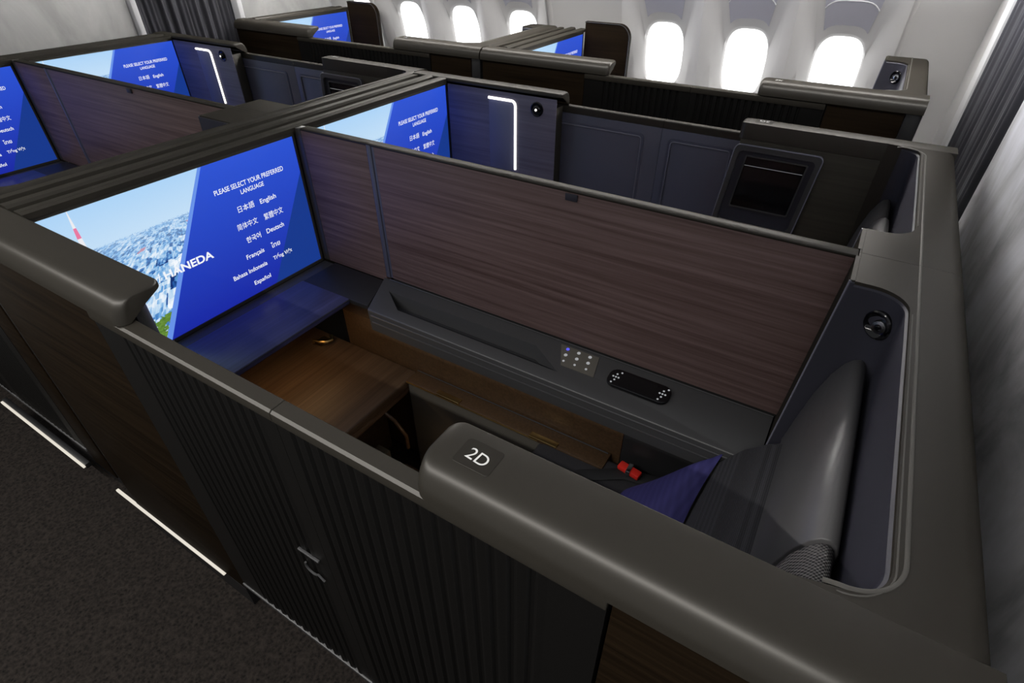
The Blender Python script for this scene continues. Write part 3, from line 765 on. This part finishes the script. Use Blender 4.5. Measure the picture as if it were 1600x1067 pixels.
def divider(label):
    s = thing('privacy_divider', label, 'divider', (-.8, 1.413, .85), 'dividers between centre suites')
    b = bmesh.new(); box(b, -1.800, -1.466, 1.3955, 1.4305, .8635, 1.419, .001); obj('fixed_panel', b, 'walnut', s)
    b = bmesh.new(); box(b, -1.8335, -1.8005, 1.3945, 1.4315, .8635, 1.425, .002); obj('end_post', b, 'bezel_grey', s)
    b = bmesh.new(); box(b, -1.4645, -1.4425, 1.3925, 1.4335, .885, 1.425, .004); obj('guide_post', b, 'door_leather', s)
    b = bmesh.new(); box(b, -1.4300, .0945, 1.3955, 1.4305, .8865, 1.419, .001); obj('sliding_panel', b, 'walnut', s)
    b = bmesh.new(); box(b, -1.4415, -1.4305, 1.3965, 1.4295, .8865, 1.424, .001); obj('panel_stile', b, 'door_leather', s)
    b = bmesh.new(); box(b, -1.799, .094, 1.3935, 1.4325, 1.4195, 1.4285, .003); obj('top_trim', b, 'shell', s)
    b = bmesh.new(); box(b, -.672, -.632, 1.3885, 1.3953, 1.396, 1.4185, .003); obj('latch', b, 'lining', s)
    b = bmesh.new(); box(b, -1.43, .0625, 1.400, 1.426, .8640, .8860); obj('bottom_track', b, 'groove', s)
    return s

def window_screen_panel(label, off):
    """wood panel with a round corner beside the monitor of a window suite"""
    b = bmesh.new(); zt = 1.475; r = .09; x0, x1 = -1.833, -1.485
    pl = [(x0, .6), (x1, .6)]+arc(x1-r, zt-r, r, 0, 90, 10)+[(x0, zt)]
    prism(b, pl, 'Y', 1.398, 1.440, .006, 2)
    for w in b.verts: w.co += Vector(off)
    s = thing('window_screen', label, 'panel', (-1.66+off[0], 1.42+off[1], 0), 'round cornered panels by the windows')
    obj('wood_panel', b, 'walnut_outside', s)
    b = bmesh.new(); box(b, x0+off[0], x1+off[0]-.02, 1.405+off[1], 1.433+off[1], 0, .599); obj('foot', b, 'black', s)
    b = bmesh.new(); tube(b, [(x+off[0], 1.3975+off[1], z) for x, z in [(x1-.004, .62)]+arc(x1-r, zt-r, r-.004, 0, 90, 10)+[(x0, zt-.004)]], .003, 6); obj('edge_band', b, 'black', s)
    return s

def drop(root, part):
    for c in list(root.children):
        if c.name.startswith(part): bpy.data.objects.remove(c)
# -------- row marked 2, centre suites
A = {}
A['shell'] = seat_shell('nearest dark grey seat shell with cap marked 2D and large curved headrest recess', '2D')
A['wall'] = monitor_housing('nearest monitor wall with thick rounded cap and floor light, left of the ribbed doors')
A['mon'] = monitor('largest lit screen, nearest, showing HANEDA and a slanted blue language menu', .478, 1.380)
A['da'] = door('a', 'nearer-to-screen leaf of the ribbed black door in the foreground, with small latch')
A['db'] = door('b', 'front right leaf of ribbed black door below the 2D cap')
A['shelf'] = shelf('navy wooden shelf below the largest screen')
A['con'] = console('long dark side console with touch controls below the long walnut divider')
ottoman('brown wooden ottoman with brass hook beside the navy shelf, in the nearest suite')
A['seat'] = seat('dark woven seat with grey bolster headrest and red belt buckle in the nearest suite')
DIV = divider('long walnut divider in the middle, between the nearest suite and the one behind it')

# -------- its mirror image on the far side of the divider
MIR = True
B = {}
B['shell'] = seat_shell('dark seat shell with framed black pocket, behind the long walnut divider', '2G', True, True)
B['wall'] = monitor_housing('monitor wall behind the long walnut divider, with a white J-shaped light and round reading lamp', True)
B['da'] = door('a', 'navy door leaf next to the white J-shaped light, behind the long walnut divider')
B['db'] = door('b', 'navy door leaf next to the framed black pocket, behind the long walnut divider')
B['seat'] = seat('seat behind the long walnut divider, only the top of its headrest showing', False)
B['shelf'] = shelf('shelf below the screen behind the long walnut divider')
MIR = False
B['mon'] = monitor('lit screen behind the long walnut divider, lower half hidden, blue menu at its right', 1.446, 2.348)

# -------- row in front (left in the picture): copies one pitch further
o1 = (-PITCH, .035, 0)
r1 = seat_shell('seat shell at the left edge, behind the monitor wall of the largest screen', '1D', thin=True, post=.10)
r1.location = Vector(r1.location)+Vector(o1)
drop(dup(A['wall'], o1, 'monitor wall at the upper left edge below the grey bulkhead, nearer half'), 'floor_light')
dup(A['mon'], o1, 'lit blue screen cut off by the left edge of the picture')
dup(A['da'], o1, 'ribbed door leaf at the far left edge, further from the 2D suite')
dup(A['db'], o1, 'ribbed door leaf at the left edge beside the floor light')
dup(A['shelf'], o1, 'navy shelf below the screen cut off by the left edge')
dup(DIV, o1, 'walnut divider in the upper left with a small latch on its top edge')
c1 = dup(A['con'], o1, 'side console below the upper left walnut divider')
MIR = True
r1 = seat_shell('seat shell behind the upper left walnut divider, partly hidden', '1G', True, True, True)
r1.location = Vector(r1.location)+Vector(o1); MIR = False
drop(dup(B['wall'], o1, 'monitor wall at the top left below the dark curtain, with white J-shaped light'), 'floor_light')
dup(B['da'], o1, 'navy door leaf left of the pair, behind the upper left walnut divider')
dup(B['db'], o1, 'navy door leaf right of the pair, behind the upper left walnut divider')
dup(B['mon'], o1, 'lit screen in the upper left below the grey bulkhead, behind the walnut divider')

def renumber(root, txt):
    pa = [c for c in A['shell'].children if c.name.startswith('number_plate')][0]
    ctr = Vector((-.3195, .4255, T+.0010))
    t_ = text_mesh('numeral', txt, .036, .021, Matrix.Translation(ctr) @ Matrix.Rotation(-.12, 4, 'Z'), 'white_ink', pa)
    me = t_.data; bpy.data.objects.remove(t_)
    for c in root.children:
        if c.name.startswith('number_plate'):
            for g in c.children: g.data = me
# -------- window suites across the far aisle
for row, ox in ((2, 0.), (1, -PITCH)):
    ok = (DXK+ox, DYK, 0)
    w = 'at the right' if row == 2 else 'at the top centre'
    sh = dup(A['shell'], ok, 'seat shell with a square headrest corner, below the rightmost window' if row == 2 else 'low dark seat shell below the small windows at top centre')
    renumber(sh, '%dK' % row)
    hw = dup(A['wall'], ok, 'monitor wall and thick cap by the round cornered panel, '+('top centre right' if row == 2 else 'beside the dark curtain'))
    if row == 1: drop(hw, 'floor_light')
    dup(A['mon'], ok, 'small lit screen between dark caps, '+('right of the middle at top' if row == 2 else 'topmost in the picture, left of the small windows'))
    dup(A['da'], ok, 'ribbed door leaf %s, nearer to its lit screen' % w)
    dup(A['db'], ok, 'ribbed door leaf %s, nearer to its seat shell' % w)
    window_screen_panel('round cornered dark wooden panel beside the small screen %s' % ('right of middle' if row == 2 else 'at top left'), ok)

# -------- loose things in the nearest suite
def pillow(s):
    N = 20; t = bmesh.new()
    def pos(u, v):
        w = max(0, (1-u**4)*(1-v**4))**.6
        pu = u*(1-.13*(1-v*v)); pv = v*(1-.13*(1-u*u))
        return Vector((pu*.180, pv*.180, s*(.052*w+.003*sin(6*u+3*v)*w)))
    G = [[t.verts.new(pos(-1+2*i/N, -1+2*j/N)) for j in range(N+1)] for i in range(N+1)]
    for i in range(N):
        for j in range(N): t.faces.new((G[i][j], G[i+1][j], G[i+1][j+1], G[i][j+1]))
    return t
# leans on the seat back with its far upper corner pointing up
P1 = Vector((-.036, 1.205, .835))
U = Vector((.07, .93, .27)).normalized(); Vv = Vector((.66, .19, .70)).normalized(); Nn = U.cross(Vv).normalized()
if Nn.z < 0: Nn = -Nn
ctr = P1-U*.175-Vv*.175
Mx = Matrix((U, Vv, Nn)).transposed().to_4x4(); Mx.translation = ctr
p = thing('pillow', 'deep blue pillow with dark back leaning on the seat back in the nearest suite', 'pillow', (-.15, 1.05, .58))
for sd, nme, mt in ((1, 'pillow_front', 'pillow_cloth'), (-1, 'pillow_back', 'pillow_back')):
    b = pillow(sd)
    for w in b.verts: w.co = Mx @ w.co
    if sd < 0: bmesh.ops.reverse_faces(b, faces=b.faces)
    obj(nme, b, mt, p, angle=60)

def remote():
    s = thing('remote_control', 'black remote control lying on the side console below the walnut divider', 'remote control', (-.335, 1.315, .868))
    def zt(y): return .853+.024*(y-1.20)/.1935
    pl = rrect(-.438, -.232, 1.276, 1.352, .030, 8)
    def tilt(b, dz):
        for w in b.verts: w.co.z += zt(w.co.y)+dz
        return b
    b = bmesh.new(); prism(b, pl, 'Z', 0, .011, .003, 2); obj('remote_body', tilt(b, .0004), 'gloss_black', s)
    b = bmesh.new(); prism(b, rrect(-.392, -.280, 1.286, 1.342, .003, 2), 'Z', 0, .0006); obj('display', tilt(b, .0115), 'gloss_black', s)
    for cx in (-.413, -.257):
        for dx, dy in ((0, .013), (0, -.013), (.009, 0), (-.009, 0), (0, 0), (.012, .024), (-.006, -.026)):
            b = bmesh.new(); lathe(b, [(.0032, 0), (.0032, .0008), (0, .001)], (cx+dx, 1.314+dy, 0), (0, 0, 1), 10); obj('remote_button', tilt(b, .0115), 'glyph', s)
    return s
remote()

# floor light of the row in front
b = bmesh.new(); box(b, -3.23, -2.445, .352, .362, .124, .136, .002)
fl = thing('floor_light', 'thin lit floor strip at the left edge of the carpet', 'light strip', (-2.84, .36, .12))
obj('diffuser', b, 'light_strip', fl)
b = bmesh.new(); box(b, -3.235, -2.44, .3622, .384, .118, .142, .002); obj('light_holder', b, 'black', fl)
# track covers on the floor of the footwell
b = bmesh.new(); box(b, -1.375, -1.305, .60, 1.10, 0, .20, .006)
tag(obj('seat_track_cover', b, 'grey_box', loc=(-1.34, .85, 0)), 'low beige bar across the dark footwell between ottoman and 2D cap', 'track cover')
b = bmesh.new(); box(b, -1.300, -.60, .52, 1.17, 0, .05, .006)
tag(obj('footwell_mat', b, 'bench_wood', loc=(-.95, .85, 0)), 'brown footwell floor between the ottoman and the 2D cap', 'floor mat')
area('footwell_fill', (-.90, 1.02, .40), (.05, .2), .16, (1, .66, .36), (0, radians(40), 0))  # added warm fill that brightens the dark footwell
# warm lamp hidden under the navy shelf that washes the ottoman
area('under_shelf_lamp', (-1.60, .86, .83), (.06, .6), .45, (1, .62, .28), (0, radians(-18), 0))

for o in bpy.data.objects:
    if '_b' in o: del o['_b']
